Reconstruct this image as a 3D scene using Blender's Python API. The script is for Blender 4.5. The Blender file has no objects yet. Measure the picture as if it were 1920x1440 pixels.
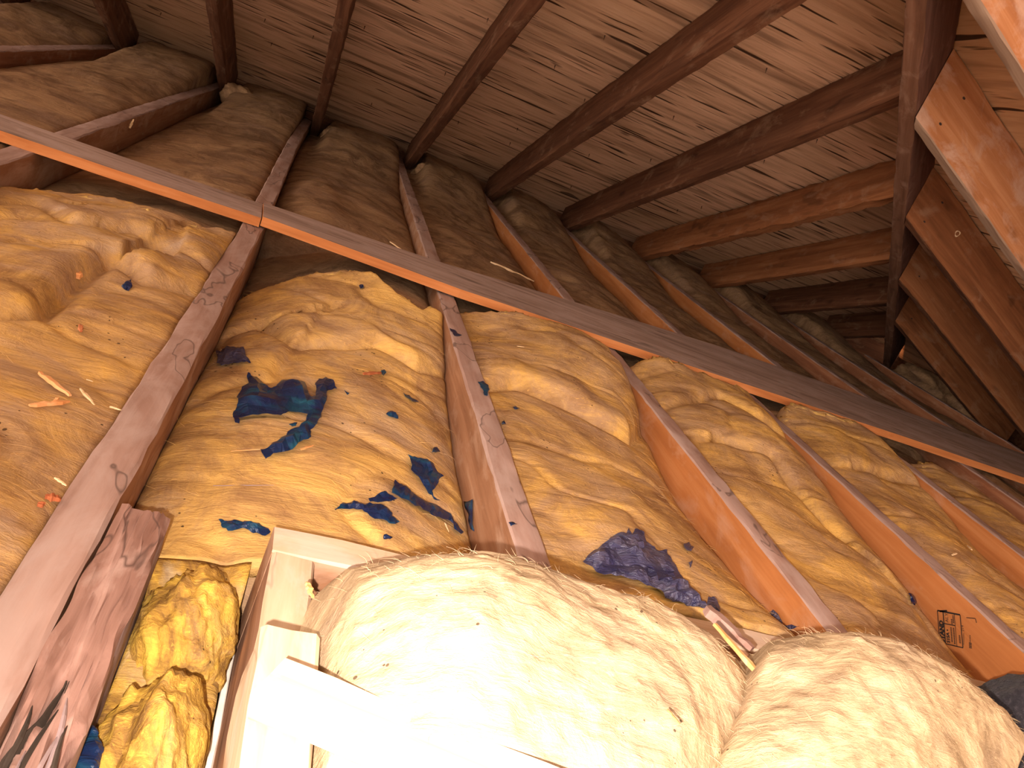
import bpy, bmesh, math, random
import numpy as np
from mathutils import Vector, Matrix, geometry

# ------------------------------------------------------------------ camera, world, flash, exposure
scene = bpy.context.scene
ZT = 0.14                                   # height of the joist tops above the plasterboard
FPX = 1511.35
RC = np.array([[0.908469782842117, -0.1683039389240552, 0.38256559934924195],
               [0.297084874382318, -0.38379303164440015, -0.8743245886250957],
               [0.2939782833408603, 0.9079519221874297, -0.2986638175610037]])
CAM = np.array([0.0, 0.0, 0.3962 + ZT])
cam_data = bpy.data.cameras.new('camera')
cam_data.sensor_width = 36.0
cam_data.lens = FPX / 1920 * 36.0
cam_data.clip_start = 0.01
cam = bpy.data.objects.new('camera', cam_data)
scene.collection.objects.link(cam)
cam.matrix_world = Matrix(((RC[0][0], -RC[1][0], -RC[2][0], CAM[0]),
                           (RC[0][1], -RC[1][1], -RC[2][1], CAM[1]),
                           (RC[0][2], -RC[1][2], -RC[2][2], CAM[2]), (0, 0, 0, 1)))
scene.camera = cam
world = bpy.data.worlds.new('world')
scene.world = world
world.use_nodes = True
world.node_tree.nodes['Background'].inputs[0].default_value = (1.0, 0.80, 0.655, 1)
world.node_tree.nodes['Background'].inputs[1].default_value = 4.2  # even fill added to brighten the far insulation and roof; no visible source
# the phone's own flash, a few centimetres to the lower left of its lens
fl = bpy.data.lights.new('phone_flash', 'SPOT')
fl.energy = 72.0
fl.color = (1.0, 0.86, 0.76)
fl.shadow_soft_size = 0.004
fl.spot_size = math.radians(100)
fl.spot_blend = 1.0
flo = bpy.data.objects.new('phone_flash', fl)
scene.collection.objects.link(flo)
fp = CAM - 0.024 * RC[0] + 0.020 * RC[1]
flo.location = fp
flo.rotation_euler = Vector(RC[2] + 0.20 * RC[0] + 0.50 * RC[1]).to_track_quat('-Z', 'Y').to_euler()
vs = scene.view_settings
vs.view_transform = 'Standard'
vs.look = 'None'
vs.gamma = 1.0
vs.use_curve_mapping = False
vs.exposure = 0.0

# ------------------------------------------------------------------ helpers
COL = scene.collection
rnd = random.Random(7)
W, S = 0.038, 0.406
XJ2 = 0.3377
M1, C1 = 0.3923, 1.4514                     # slope of the eave roof, height of its rafter bottoms
M2, C2, KH = 0.3933, 1.1736, 0.5351         # slope of the hip end roof, its rafter bottoms, hip line
HR = 0.130
HRB = 0.127                                 # rafter depth, a hair under the sheathing

def ray(px, py):
    return RC.T @ np.array([(px - 960) / FPX, (py - 720) / FPX, 1.0])
def at_z(px, py, z):
    d = ray(px, py); return CAM + d * ((z + ZT - CAM[2]) / d[2])
def at_x(px, py, x):
    d = ray(px, py); return CAM + d * ((x - CAM[0]) / d[0])
def at_y(px, py, y):
    d = ray(px, py); return CAM + d * ((y - CAM[1]) / d[1])

_tab = {}
def vn(x, y, seed=0):
    if seed not in _tab:
        _tab[seed] = np.random.RandomState(seed).rand(256, 256)
    T = _tab[seed]
    x = np.asarray(x, float); y = np.asarray(y, float)
    xi = np.floor(x).astype(int); yi = np.floor(y).astype(int)
    fx = x - xi; fy = y - yi
    fx = fx * fx * fx * (fx * (fx * 6 - 15) + 10); fy = fy * fy * fy * (fy * (fy * 6 - 15) + 10)
    a = T[xi % 256, yi % 256]; b = T[(xi + 1) % 256, yi % 256]
    c = T[xi % 256, (yi + 1) % 256]; d = T[(xi + 1) % 256, (yi + 1) % 256]
    return (a * (1 - fx) + b * fx) * (1 - fy) + (c * (1 - fx) + d * fx) * fy * 1.0
def fbm(x, y, seed=0, o=3):
    s = 0; a = 0.5; t = 0
    for k in range(o):
        s = s + a * (vn(x * 2 ** k + 17.3 * k, y * 2 ** k + 9.1 * k, seed + k) - 0.5); t += a; a *= 0.5
    return s / t                             # about -0.5 .. 0.5
def sstep(a, b, x):
    t = np.clip((np.asarray(x, float) - a) / (b - a), 0, 1); return t * t * (3 - 2 * t)

def tag(o, label=None, cat=None, group=None, kind=None):
    if label: o['label'] = label
    if cat: o['category'] = cat
    if group: o['group'] = group
    if kind: o['kind'] = kind
    return o
def link_mesh(name, verts, faces, mats, mi=None, parent=None, smooth=False, mw=None):
    me = bpy.data.meshes.new(name)
    me.from_pydata([tuple(map(float, v)) for v in verts], [], [tuple(f) for f in faces])
    for m in mats: me.materials.append(m)
    if mi is not None: me.polygons.foreach_set('material_index', mi)
    if smooth: me.polygons.foreach_set('use_smooth', [True] * len(me.polygons))
    me.update()
    o = bpy.data.objects.new(name, me)
    COL.objects.link(o)
    if mw is not None: o.matrix_world = mw
    if parent is not None: o.parent = parent
    return o

# ------------------------------------------------------------------ materials
class NT:
    def __init__(s, name):
        s.m = bpy.data.materials.new(name); s.m.use_nodes = True
        s.t = s.m.node_tree; s.n = s.t.nodes; s.b = s.n['Principled BSDF']
        s.tc = s.n.new('ShaderNodeTexCoord'); s.oi = s.n.new('ShaderNodeObjectInfo')
    def ln(s, a, b): s.t.links.new(a, b)
    def coord(s, sc, rand=True, rot=(0, 0, 0)):
        mp = s.n.new('ShaderNodeMapping'); mp.inputs['Scale'].default_value = sc; mp.inputs['Rotation'].default_value = rot
        src = s.tc.outputs['Object']
        if rand:
            mu = s.n.new('ShaderNodeMath'); mu.operation = 'MULTIPLY'; mu.inputs[1].default_value = 37.0
            s.ln(s.oi.outputs['Random'], mu.inputs[0])
            ad = s.n.new('ShaderNodeVectorMath'); ad.operation = 'ADD'
            s.ln(src, ad.inputs[0]); s.ln(mu.outputs[0], ad.inputs[1]); src = ad.outputs[0]
        s.ln(src, mp.inputs['Vector']); return mp.outputs[0]
    def noise(s, vec, scale=1.0, detail=4, rough=0.55, dist=0.0):
        n = s.n.new('ShaderNodeTexNoise'); s.ln(vec, n.inputs['Vector'])
        n.inputs['Scale'].default_value = scale; n.inputs['Detail'].default_value = detail
        n.inputs['Roughness'].default_value = rough; n.inputs['Distortion'].default_value = dist
        return n.outputs[0]
    def ramp(s, fac, stops):
        r = s.n.new('ShaderNodeValToRGB'); e = r.color_ramp.elements
        while len(e) < len(stops): e.new(0.5)
        for k, (p, c) in enumerate(stops):
            e[k].position = p; e[k].color = (c, c, c, 1) if isinstance(c, (int, float)) else (*c, 1)
        s.ln(fac, r.inputs[0]); return r.outputs[0]
    def mix(s, fac, a, b, mode='MIX'):
        m = s.n.new('ShaderNodeMix'); m.data_type = 'RGBA'; m.blend_type = mode
        if isinstance(fac, (int, float)): m.inputs[0].default_value = fac
        else: s.ln(fac, m.inputs[0])
        for v, i in ((a, 6), (b, 7)):
            if isinstance(v, tuple): m.inputs[i].default_value = (*v, 1)
            else: s.ln(v, m.inputs[i])
        return m.outputs[2]
    def math(s, op, a, b=0.0, c=None):
        m = s.n.new('ShaderNodeMath'); m.operation = op
        for v, i in ((a, 0), (b, 1), (c, 2)):
            if v is None: continue
            if isinstance(v, (int, float)): m.inputs[i].default_value = v
            else: s.ln(v, m.inputs[i])
        return m.outputs[0]
    def bump(s, h, strength, dist):
        b = s.n.new('ShaderNodeBump'); b.inputs['Strength'].default_value = strength
        b.inputs['Distance'].default_value = dist
        s.ln(h, b.inputs['Height']); s.ln(b.outputs[0], s.b.inputs['Normal'])
    def done(s, col, rough=0.85, spec=0.2):
        if isinstance(col, tuple): s.b.inputs['Base Color'].default_value = (*col, 1)
        else: s.ln(col, s.b.inputs['Base Color'])
        if isinstance(rough, (int, float)): s.b.inputs['Roughness'].default_value = rough
        else: s.ln(rough, s.b.inputs['Roughness'])
        s.b.inputs['Specular IOR Level'].default_value = spec
        return s.m

def wood(name, dark, mid, light, dust=None, dustamt=0.5, tide=0.0, grain=1.0, knots=0.5, spec=0.2):
    t = NT(name)
    g = t.noise(t.coord((3.0, 55, 55)), 1.0, 6, 0.6, 0.6)
    col = t.ramp(g, [(0.28, dark), (0.5, mid), (0.72, light)])
    g2 = t.noise(t.coord((1.2, 12, 12)), 1.0, 3, 0.5, 0.4)
    col = t.mix(t.ramp(g2, [(0.40, 0.0), (0.75, 0.55)]), col, dark)
    if knots:
        k = t.noise(t.coord((7, 22, 22)), 1.0, 2, 0.4, 0.2)
        col = t.mix(t.ramp(k, [(0.66, 0.0), (0.73, knots)]), col, tuple(c * 0.45 for c in dark))
    if dust:
        d = t.noise(t.coord((9, 18, 18)), 1.0, 6, 0.65, 0.5)
        col = t.mix(t.ramp(d, [(0.58 - 0.25 * dustamt, 0.0), (0.72 - 0.2 * dustamt, min(1.0, 0.45 + 0.5 * dustamt))]), col, dust)
    if tide:
        c = t.noise(t.coord((5.5, 13, 13)), 1.0, 3, 0.5, 0.5)
        a = t.math('ABSOLUTE', t.math('SUBTRACT', c, 0.57))
        col = t.mix(t.ramp(a, [(0.0, tide), (0.012, 0.0)]), col, tuple(x * 0.30 for x in mid))
        a2 = t.ramp(c, [(0.55, 0.0), (0.60, 0.25 * tide)])
        col = t.mix(a2, col, dark)
    t.bump(g, 0.5 * grain, 0.0025)
    return t.done(col, 0.85, spec)

M_TOP = wood('joist_top_dusty', (0.24, 0.14, 0.105), (0.35, 0.225, 0.185), (0.42, 0.29, 0.245), (0.39, 0.285, 0.25), 0.6, 0.9, 0.6, 0.15)
M_TOPF = wood('joist_top_grey', (0.23, 0.145, 0.115), (0.33, 0.225, 0.19), (0.42, 0.30, 0.26), (0.39, 0.285, 0.26), 0.5, 0.5, 0.6, 0.2)
M_BROWN = wood('joist_side_brown', (0.20, 0.090, 0.044), (0.29, 0.140, 0.072), (0.38, 0.21, 0.12), (0.42, 0.27, 0.185), 0.35, 0, 1.0, 0.2)
M_ORANGE = wood('joist_side_orange', (0.30, 0.105, 0.030), (0.40, 0.150, 0.046), (0.48, 0.21, 0.08), (0.46, 0.25, 0.15), 0.18, 0, 0.8, 0.1)
M_DKSIDE = wood('joist_side_dark', (0.17, 0.062, 0.03), (0.27, 0.11, 0.052), (0.36, 0.17, 0.09), (0.42, 0.26, 0.17), 0.2, 0, 0.8, 0.3)
M_RAFT = wood('rafter_brown', (0.065, 0.025, 0.012), (0.125, 0.049, 0.023), (0.20, 0.088, 0.044), (0.30, 0.18, 0.11), 0.12, 0, 0.8, 0.6)
M_RAFTO = wood('rafter_red_brown', (0.16, 0.058, 0.022), (0.28, 0.105, 0.04), (0.38, 0.165, 0.07), (0.36, 0.20, 0.12), 0.15, 0, 0.8, 0.5)
M_HIP = wood('hip_shaded', (0.08, 0.036, 0.026), (0.145, 0.066, 0.046), (0.21, 0.105, 0.075), (0.30, 0.17, 0.13), 0.1, 0, 0.8, 0.4)  # hip sides: the dimness of grazing light is put into the colour
M_HIPB = wood('hip_underside_lit', (0.10, 0.044, 0.024), (0.18, 0.085, 0.05), (0.26, 0.14, 0.09), (0.34, 0.21, 0.15), 0.15, 0, 0.8, 0.4)  # hip underside: lighter colour stands in for the light falling on it
M_JACK = wood('jack_orange', (0.30, 0.11, 0.042), (0.43, 0.18, 0.075), (0.55, 0.27, 0.13), (0.55, 0.36, 0.27), 0.45, 0, 0.7, 0.4)
M_JACKB = wood('jack_underside', (0.24, 0.15, 0.10), (0.33, 0.22, 0.155), (0.42, 0.30, 0.22), None, 0, 0, 0.6, 0.1)
M_STRIPT = wood('board_top_weathered', (0.17, 0.115, 0.09), (0.35, 0.25, 0.21), (0.45, 0.335, 0.285), (0.41, 0.31, 0.275), 0.45, 0, 1.0, 0.6)
M_STRIPE = wood('board_edge_orange', (0.36, 0.12, 0.035), (0.50, 0.185, 0.06), (0.60, 0.26, 0.10), None, 0, 0, 0.6, 0.2)
M_OLD = wood('old_timber', (0.17, 0.085, 0.06), (0.29, 0.165, 0.13), (0.38, 0.24, 0.195), (0.42, 0.30, 0.255), 0.3, 0.9, 1.4, 0.3)
M_OLDS = wood('old_timber_side', (0.22, 0.155, 0.15), (0.30, 0.22, 0.215), (0.36, 0.27, 0.26), None, 0, 0, 0.6, 0.1)
M_PALE = wood('framing_lit', (0.38, 0.25, 0.15), (0.50, 0.36, 0.24), (0.60, 0.46, 0.33), (0.56, 0.44, 0.37), 0.3, 0.4, 0.6, 0.1)  # hatch framing: overexposure by the near flash is put into this pale colour
M_PALES = wood('framing_side_shaded', (0.20, 0.10, 0.06), (0.32, 0.17, 0.105), (0.45, 0.26, 0.17), None, 0, 0, 1.0, 0.2)  # trimmer sides: shade painted in as a browner, darker wood
M_CHIP = wood('fresh_splinter', (0.55, 0.22, 0.07), (0.72, 0.34, 0.13), (0.82, 0.50, 0.25), None, 0, 0, 0.6, 0.0)
M_STRAW = wood('straw_splinter', (0.62, 0.42, 0.22), (0.78, 0.58, 0.34), (0.85, 0.70, 0.48), None, 0, 0, 0.4, 0.0)
M_REDCHIP = wood('red_brown_chip', (0.30, 0.08, 0.03), (0.42, 0.13, 0.05), (0.55, 0.22, 0.10), None, 0, 0, 0.8, 0.0)
M_DARKBIT = wood('dark_bit', (0.02, 0.015, 0.012), (0.04, 0.028, 0.02), (0.07, 0.05, 0.04), None, 0, 0, 0.5, 0.0)

def sheathing(name, grain_axis, tint):
    t = NT(name)
    lo, hi = 1.0, 46.0
    sc = (3.0, hi, hi) if grain_axis == 'x' else (hi, 3.0, hi)
    g = t.noise(t.coord(sc, False), 1.0, 7, 0.62, 0.8)
    d, m, l = [tuple(c * k for c, k in zip(v, tint)) for v in ((0.46, 0.26, 0.155), (0.72, 0.44, 0.28), (0.82, 0.54, 0.36))]
    col = t.ramp(g, [(0.28, d), (0.5, m), (0.75, l)])
    big = t.noise(t.coord((1.3, 1.9, 1.9), False), 1.0, 4, 0.5, 0.5)
    col = t.mix(t.ramp(big, [(0.42, 0.0), (0.70, 0.6)]), col, tuple(c * k for c, k in zip((0.40, 0.25, 0.135), tint)))
    sc2 = (4.6, 62, 62) if grain_axis == 'x' else (62, 4.6, 62)
    sp = t.noise(t.coord(sc2, False), 1.0, 1.5, 0.4, 0.25)
    slit = t.ramp(sp, [(0.618, 0.0), (0.69, 0.95)])
    col = t.mix(slit, col, (0.035, 0.014, 0.007))
    sc3 = (2.2, 22, 22) if grain_axis == 'x' else (22, 2.2, 22)
    sp3 = t.noise(t.coord(sc3, False), 1.0, 2, 0.4, 0.4)
    col = t.mix(t.ramp(sp3, [(0.55, 0.0), (0.70, 0.6)]), col, (0.15, 0.075, 0.04))
    kn = t.noise(t.coord((6, 14, 14) if grain_axis == 'x' else (14, 6, 14), False), 1.0, 1, 0.3, 0.1)
    col = t.mix(t.ramp(kn, [(0.76, 0.0), (0.79, 0.8)]), col, (0.05, 0.022, 0.012))
    h = t.math('SUBTRACT', g, t.math('MULTIPLY', slit, 1.5))
    t.bump(h, 0.5, 0.004)
    return t.done(col, 0.85, 0.15)
M_PLY = sheathing('roof_plywood', 'x', (1.0, 1.0, 1.0))
M_PLYR = sheathing('hip_end_plywood', 'y', (1.0, 0.98, 0.9))

def fibre(name, brown, ochre, yellow, dust, dustamt, specks=1.0, pale=None, sc=1.0, rot=0.3, bstr=0.5):
    t = NT(name)
    v = t.coord((sc, sc, sc), False)
    n1 = t.noise(v, 7.0, 9, 0.68, 1.2)
    col = t.ramp(n1, [(0.39, brown), (0.49, ochre), (0.59, yellow)])
    n2 = t.noise(t.coord((4.2 * sc, 6.5 * sc, 5 * sc), False, (0, 0, rot)), 1.0, 8, 0.68, 1.0)
    col = t.mix(t.ramp(n2, [(0.60 - 0.3 * dustamt, 0.0), (0.78 - 0.3 * dustamt, 0.35 + 0.5 * dustamt)]), col, dust)
    wv = t.coord((9 * sc, 42 * sc, 30 * sc), False, (0, 0, rot))
    n3 = t.noise(wv, 1.0, 6, 0.68, 1.6)
    col = t.mix(t.ramp(n3, [(0.36, 0.30), (0.52, 0.0)]), col, tuple(c * 0.62 for c in brown))
    col = t.mix(t.ramp(n3, [(0.56, 0.0), (0.74, 0.40)]), col, tuple(min(1, c * 1.2) for c in yellow))
    if pale:
        n4 = t.noise(v, 5.0, 4, 0.55, 0.8)
        col = t.mix(t.ramp(n4, [(0.60, 0.0), (0.70, 0.55)]), col, pale)
    fine = t.noise(t.coord((60, 210, 150), False, (0, 0, rot)), 1.0, 4, 0.65, 2.0)
    col = t.mix(t.ramp(fine, [(0.57, 0.0), (0.70, 0.42)]), col, tuple(min(1, c * 1.35) for c in yellow))
    col = t.mix(t.ramp(fine, [(0.30, 0.28), (0.42, 0.0)]), col, tuple(c * 0.6 for c in brown))
    if specks:
        vo = t.n.new('ShaderNodeTexVoronoi'); vo.inputs['Scale'].default_value = 85.0; t.ln(v, vo.inputs['Vector'])
        gate = t.noise(v, 9.0, 3, 0.6)
        rr = t.math('MULTIPLY', t.ramp(gate, [(0.50, 0.0), (0.70, 1.0)]), 0.20 * specks)
        sp = t.math('LESS_THAN', vo.outputs['Distance'], rr)
        col = t.mix(t.math('MULTIPLY', sp, 0.85), col, (0.05, 0.03, 0.018))
    h = t.math('ADD', t.math('MULTIPLY', n3, 0.8), t.math('ADD', t.math('MULTIPLY', fine, 0.22), t.math('MULTIPLY', n1, 1.2)))
    t.bump(h, bstr, 0.009)
    return t.done(col, 0.95, 0.05)
OCHRE = dict(brown=(0.30, 0.165, 0.068), ochre=(0.45, 0.265, 0.092), yellow=(0.60, 0.355, 0.098), dust=(0.40, 0.265, 0.175))
M_F0 = fibre('fibreglass_dusty', dustamt=0.62, pale=(0.44, 0.33, 0.26), **OCHRE)
M_F1 = fibre('fibreglass_yellow', (0.33, 0.185, 0.080), (0.49, 0.295, 0.108), (0.64, 0.39, 0.118), (0.44, 0.31, 0.215), 0.45)
M_F2 = fibre('fibreglass_ochre', dustamt=0.55, rot=0.9, **OCHRE)
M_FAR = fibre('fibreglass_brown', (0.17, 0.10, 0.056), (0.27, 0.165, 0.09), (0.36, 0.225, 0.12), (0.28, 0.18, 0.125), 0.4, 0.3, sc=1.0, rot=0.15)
M_TORN = fibre('fibreglass_torn', (0.36, 0.21, 0.07), (0.52, 0.33, 0.10), (0.66, 0.45, 0.16), (0.42, 0.29, 0.18), 0.2, 0.0, sc=2.0)
M_PILE = fibre('fibreglass_pale', (0.27, 0.185, 0.105), (0.42, 0.305, 0.18), (0.56, 0.42, 0.255), (0.38, 0.28, 0.195), 0.45, 0.8, sc=1.3, bstr=0.45)
M_LUMP = fibre('fibreglass_bright', (0.26, 0.14, 0.042), (0.50, 0.29, 0.055), (0.70, 0.45, 0.075), (0.40, 0.28, 0.17), 0.45, 1.3, pale=(0.60, 0.49, 0.33), sc=1.8)

def film():
    t = NT('blue_plastic_film')
    v = t.coord((1, 1, 1))
    n = t.noise(v, 30.0, 3, 0.55, 0.8)
    col = t.ramp(n, [(0.32, (0.005, 0.009, 0.045)), (0.52, (0.005, 0.022, 0.070)), (0.70, (0.008, 0.065, 0.105))])
    n2 = t.noise(t.coord((40, 110, 40)), 1.0, 3, 0.6, 1.2)
    t.bump(t.math('ADD', n2, t.math('MULTIPLY', n, 1.5)), 0.6, 0.003)
    return t.done(col, 0.30, 0.4)
M_FILM = film()
def film_dusty():
    t = NT('dusty_blue_film')
    v = t.coord((1, 1, 1))
    n = t.noise(v, 22.0, 5, 0.6, 1.5)
    col = t.ramp(n, [(0.30, (0.012, 0.014, 0.06)), (0.50, (0.045, 0.042, 0.088)), (0.72, (0.10, 0.08, 0.105))])
    n2 = t.noise(t.coord((30, 90, 40)), 1.0, 4, 0.6, 2.5)
    t.bump(t.math('ADD', n2, n), 1.0, 0.005)
    return t.done(col, 0.36, 0.5)
M_FILMD = film_dusty()
def plain(name, col, rough=0.8, metal=0.0):
    t = NT(name)
    n = t.noise(t.coord((1, 1, 1)), 60.0, 3)
    c = t.ramp(n, [(0.3, tuple(x * 0.8 for x in col)), (0.7, tuple(min(1, x * 1.15) for x in col))])
    m = t.done(c, rough, 0.3); t.b.inputs['Metallic'].default_value = metal; return m
M_GYP = plain('plasterboard', (0.55, 0.50, 0.44))
M_NAIL = plain('nail_rusty', (0.05, 0.03, 0.025), 0.6, 0.3)
M_INK = plain('stamp_ink', (0.018, 0.012, 0.01))
M_WHITE = plain('plaster_edge', (0.72, 0.66, 0.58))
def felt():
    t = NT('dark_grey_fleece')
    v = t.coord((1, 1, 1))
    n = t.noise(v, 160.0, 4, 0.7, 0.5)
    col = t.ramp(n, [(0.3, (0.010, 0.009, 0.012)), (0.55, (0.024, 0.021, 0.026)), (0.75, (0.06, 0.052, 0.06))])
    t.bump(n, 1.0, 0.004)
    m = t.done(col, 0.95, 0.1); t.b.inputs['Sheen Weight'].default_value = 0.12; return m
M_FELT = felt()

# ------------------------------------------------------------------ structure: floor, roof sheathing, eave walls
def slab(name, outline, zfun, th, m, kind='structure'):
    bot = [(x, y, zfun(x, y)) for x, y in outline]; top = [(x, y, z + th) for x, y, z in bot]
    n = len(bot)
    faces = [list(range(n))[::-1], list(range(n, 2 * n))] + [[k, (k + 1) % n, n + (k + 1) % n, n + k] for k in range(n)]
    o = link_mesh(name, bot + top, faces, [m]); tag(o, kind=kind); return o
XMIN, XMAX, YMAX = -2.4, 3.45, 4.02
slab('floor', [(XMIN, -0.6), (XMAX, -0.6), (XMAX, YMAX), (XMIN, YMAX)], lambda x, y: -0.012, 0.012, M_GYP)
CL = C1 + HR * math.sqrt(1 + M1 * M1)       # sheathing underside over the eave rafters
CR = C2 + 0.1588                            # over the hip end rafters
def zl(x, y): return CL - M1 * y + ZT
def zr(x, y): return CR - M2 * x + ZT
KM = KH + 0.028                             # middle of the hip
ceil_l = slab('ceiling', [(XMIN, -0.35), (-0.35 - KM - 0.0275, -0.35), (YMAX - KM - 0.0275, YMAX), (XMIN, YMAX)], zl, 0.014, M_PLY)
ceil_r = slab('ceiling', [(-0.35 - KM + 0.03, -0.35), (XMAX, -0.35), (XMAX, YMAX), (YMAX - KM + 0.03, YMAX)], zr, 0.014, M_PLYR)
def box(name, x0, x1, y0, y1, z0, z1, m, parent=None):
    v = [(x, y, z) for x in (x0, x1) for y in (y0, y1) for z in (z0, z1)]
    f = [(0, 1, 3, 2), (4, 6, 7, 5), (0, 4, 5, 1), (2, 3, 7, 6), (0, 2, 6, 4), (1, 5, 7, 3)]
    return link_mesh(name, v, f, [m], parent=parent)
tag(box('wall_far', XMIN, XMAX, YMAX - 0.04, YMAX, 0, 0.14 + ZT - 0.02, M_RAFT), kind='structure')
tag(box('wall_right', XMAX - 0.03, XMAX, -0.6, YMAX - 0.04, 0, 0.10 + ZT, M_RAFT), kind='structure')

# ------------------------------------------------------------------ timbers
def beam(name, p0, p1, w, h, mats, pick, up=(0, 0, 1), sh0=0.0, sh1=0.0, sk0=0.0, sk1=0.0, bend=None, rough=0.0010, seed=None, parent=None, step=0.03, taper=None, fine=False):
    """Sawn timber: local x runs along it, section y 0..w, z 0..h; sh/sk shear the end cuts; pick(normal)->slot."""
    p0 = Vector(p0); p1 = Vector(p1); L = (p1 - p0).length
    ex = (p1 - p0).normalized(); upv = Vector(up); ez = (upv - ex * upv.dot(ex)).normalized(); ey = ez.cross(ex)
    n = max(4, int(L / step)); b = min(0.0025, w * 0.12, h * 0.12)
    prof = [(b, 0), (w * .5, 0), (w - b, 0), (w, b), (w, h * .33), (w, h * .66), (w, h - b), (w - b, h), (w * .5, h), (b, h), (0, h - b), (0, h * .66), (0, h * .33), (0, b)]
    if fine: prof = [(b, 0), (w * .5, 0), (w - b, 0), (w, b), (w, h * .33), (w, h * .66), (w, h - b)] + [(w - b - (w - 2 * b) * q / 14, h) for q in range(15)] + [(0, h - b), (0, h * .66), (0, h * .33), (0, b)]
    k = len(prof); seed = seed if seed is not None else rnd.randrange(200)
    V = []
    for i in range(n + 1):
        t = i / n; x = t * L
        for j, (y, z) in enumerate(prof):
            xx = x + (1 - t) * (sh0 * z + sk0 * y) + t * (sh1 * z + sk1 * y)
            dy = rough * 2 * float(vn(x * 30 + j * 7.1, j * 3.3, seed) - 0.5)
            dz = rough * 2 * float(vn(x * 30 + j * 5.7, j * 9.1 + 40, seed) - 0.5)
            tz = z
            if taper: tz = z * taper(t)
            V.append((xx, y + dy + (bend(t) if bend else 0.0), tz + dz))
    F = []
    for i in range(n):
        for j in range(k):
            F.append((i * k + j, (i + 1) * k + j, (i + 1) * k + (j + 1) % k, i * k + (j + 1) % k))
    F.append(tuple(range(k))); F.append(tuple(n * k + j for j in range(k))[::-1])
    F = [f[::-1] for f in F]
    mw = Matrix((( ex.x, ey.x, ez.x, p0.x), (ex.y, ey.y, ez.y, p0.y), (ex.z, ey.z, ez.z, p0.z), (0, 0, 0, 1)))
    mi = []
    for f in F[:-2]:
        j = (f[-1] % k)
        y, z = (prof[j][0] + prof[(j + 1) % k][0]) / 2, (prof[j][1] + prof[(j + 1) % k][1]) / 2
        mi.append(pick('top' if z > h - b * .9 else 'bottom' if z < b * .9 else 'left' if y < w / 2 else 'right'))
    mi += [pick('end')] * 2
    return link_mesh(name, V, F, mats, mi, parent, True, mw)
def shade_auto(o, ang=35):
    me = o.data
    if hasattr(me, 'set_sharp_from_angle'): me.set_sharp_from_angle(angle=math.radians(ang))

topside = lambda s: 0 if s == 'top' else 1
def xr(i, y):                                # right-hand face of joist i
    far = {1: -0.034, 0: -0.020, 6: -0.030}.get(i, -0.012)
    return XJ2 + (i - 2) * S + far * sstep(1.3, 3.5, y)
JL = {-2: 'joist furthest left, deep in the dark corner under the first rafters',
      -1: 'dim reddish joist at the upper left edge, beyond the first batt from the roof edge',
      0: 'grey topped joist passing under the loose board at the upper left',
      1: 'pinkish dusty joist with stain rings running up from the lower left corner',
      2: 'joist with brown left side in the middle, blue scraps on its dusty top',
      3: 'joist with orange sawn side directly right of the middle joist',
      4: 'orange sided joist carrying the black grade stamp',
      5: 'orange sided joist next right of the stamped joist',
      6: 'dark joist second right of the stamped joist, passing under the loose board',
      7: 'dark joist third right of the stamped joist, near the hip corner',
      8: 'nearly black joist last before the hip end eave'}
JOIST = {}
for i in range(-2, 9):
    y0 = {2: 0.668, 3: 0.668, 1: 0.10}.get(i, 0.02)
    if i in (-2, -1): y0 = 0.6
    y1 = 3.93 if i < 8 else 3.4
    x0 = XJ2 + (i - 2) * S
    side = M_ORANGE if i in (3, 4, 5) else M_BROWN if i in (0, 1, 2) else M_DKSIDE
    top = M_TOP if i in (1, 2, 3) else M_TOPF
    L = y1 - y0
    # local y of a beam running +Y points to -X: section measured leftwards from the right-hand face
    o = beam('ceiling_joist', (x0, y0, 0), (x0, y1, 0), W, ZT, [top, side], topside,
             bend=lambda t, i=i, y0=y0, L=L, x0=x0: -(float(xr(i, y0 + t * L)) - x0), seed=20 + i, rough=0.0014)
    shade_auto(o); tag(o, JL[i], 'joist', 'ceiling joists'); JOIST[i] = o

RL = {-2: 'rafter furthest left, dark under the sheathing corner',
      -1: 'very dark rafter at the top left corner',
      0: 'dark rafter left of the rafter over the grey topped joist',
      1: 'broad dark rafter standing over the grey topped joist',
      2: 'thin looking dark rafter with pale smears above the stained joist',
      3: 'speckled brown rafter rising from the middle joist with blue scraps',
      4: 'long brown rafter crossing the top middle, next right of the speckled one',
      5: 'red brown rafter with wavy top edge reaching the hip, uppermost at the hip',
      6: 'red brown rafter meeting the hip second from the top',
      7: 'dark rafter meeting the hip third from the top',
      8: 'almost black rafter low beside the hip, fourth from the top'}
ct = 1 / math.sqrt(1 + M1 * M1)
for i in range(-2, 9):
    x0 = XJ2 + (i - 2) * S + 0.0 + (-0.010 if i != 1 else -0.03)   # left face, beside its joist
    ya = 3.86
    yb = max(-0.30, x0 + KH + W * 1.4142 + 0.003) if i >= 3 else -0.30
    # runs up the slope towards -Y; local y then points to +X
    z = lambda y: C1 - M1 * y + ZT
    o = beam('rafter', (x0, ya, z(ya)), (x0, yb, z(yb)), W, HRB - (0.003 if i == 5 else 0),
             [M_RAFTO if i in (5, 6) else M_RAFT], lambda s: 0, sh0=M1, sh1=M1, sk1=(-ct ** -1 if i >= 3 else 0.0), seed=50 + i,
             bend=(lambda t, i=i: 0.004 * math.sin(5 * t + i)), rough=0.0045 if i == 5 else 0.0016)
    shade_auto(o); tag(o, RL[i], 'rafter', 'eave rafters')
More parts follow.
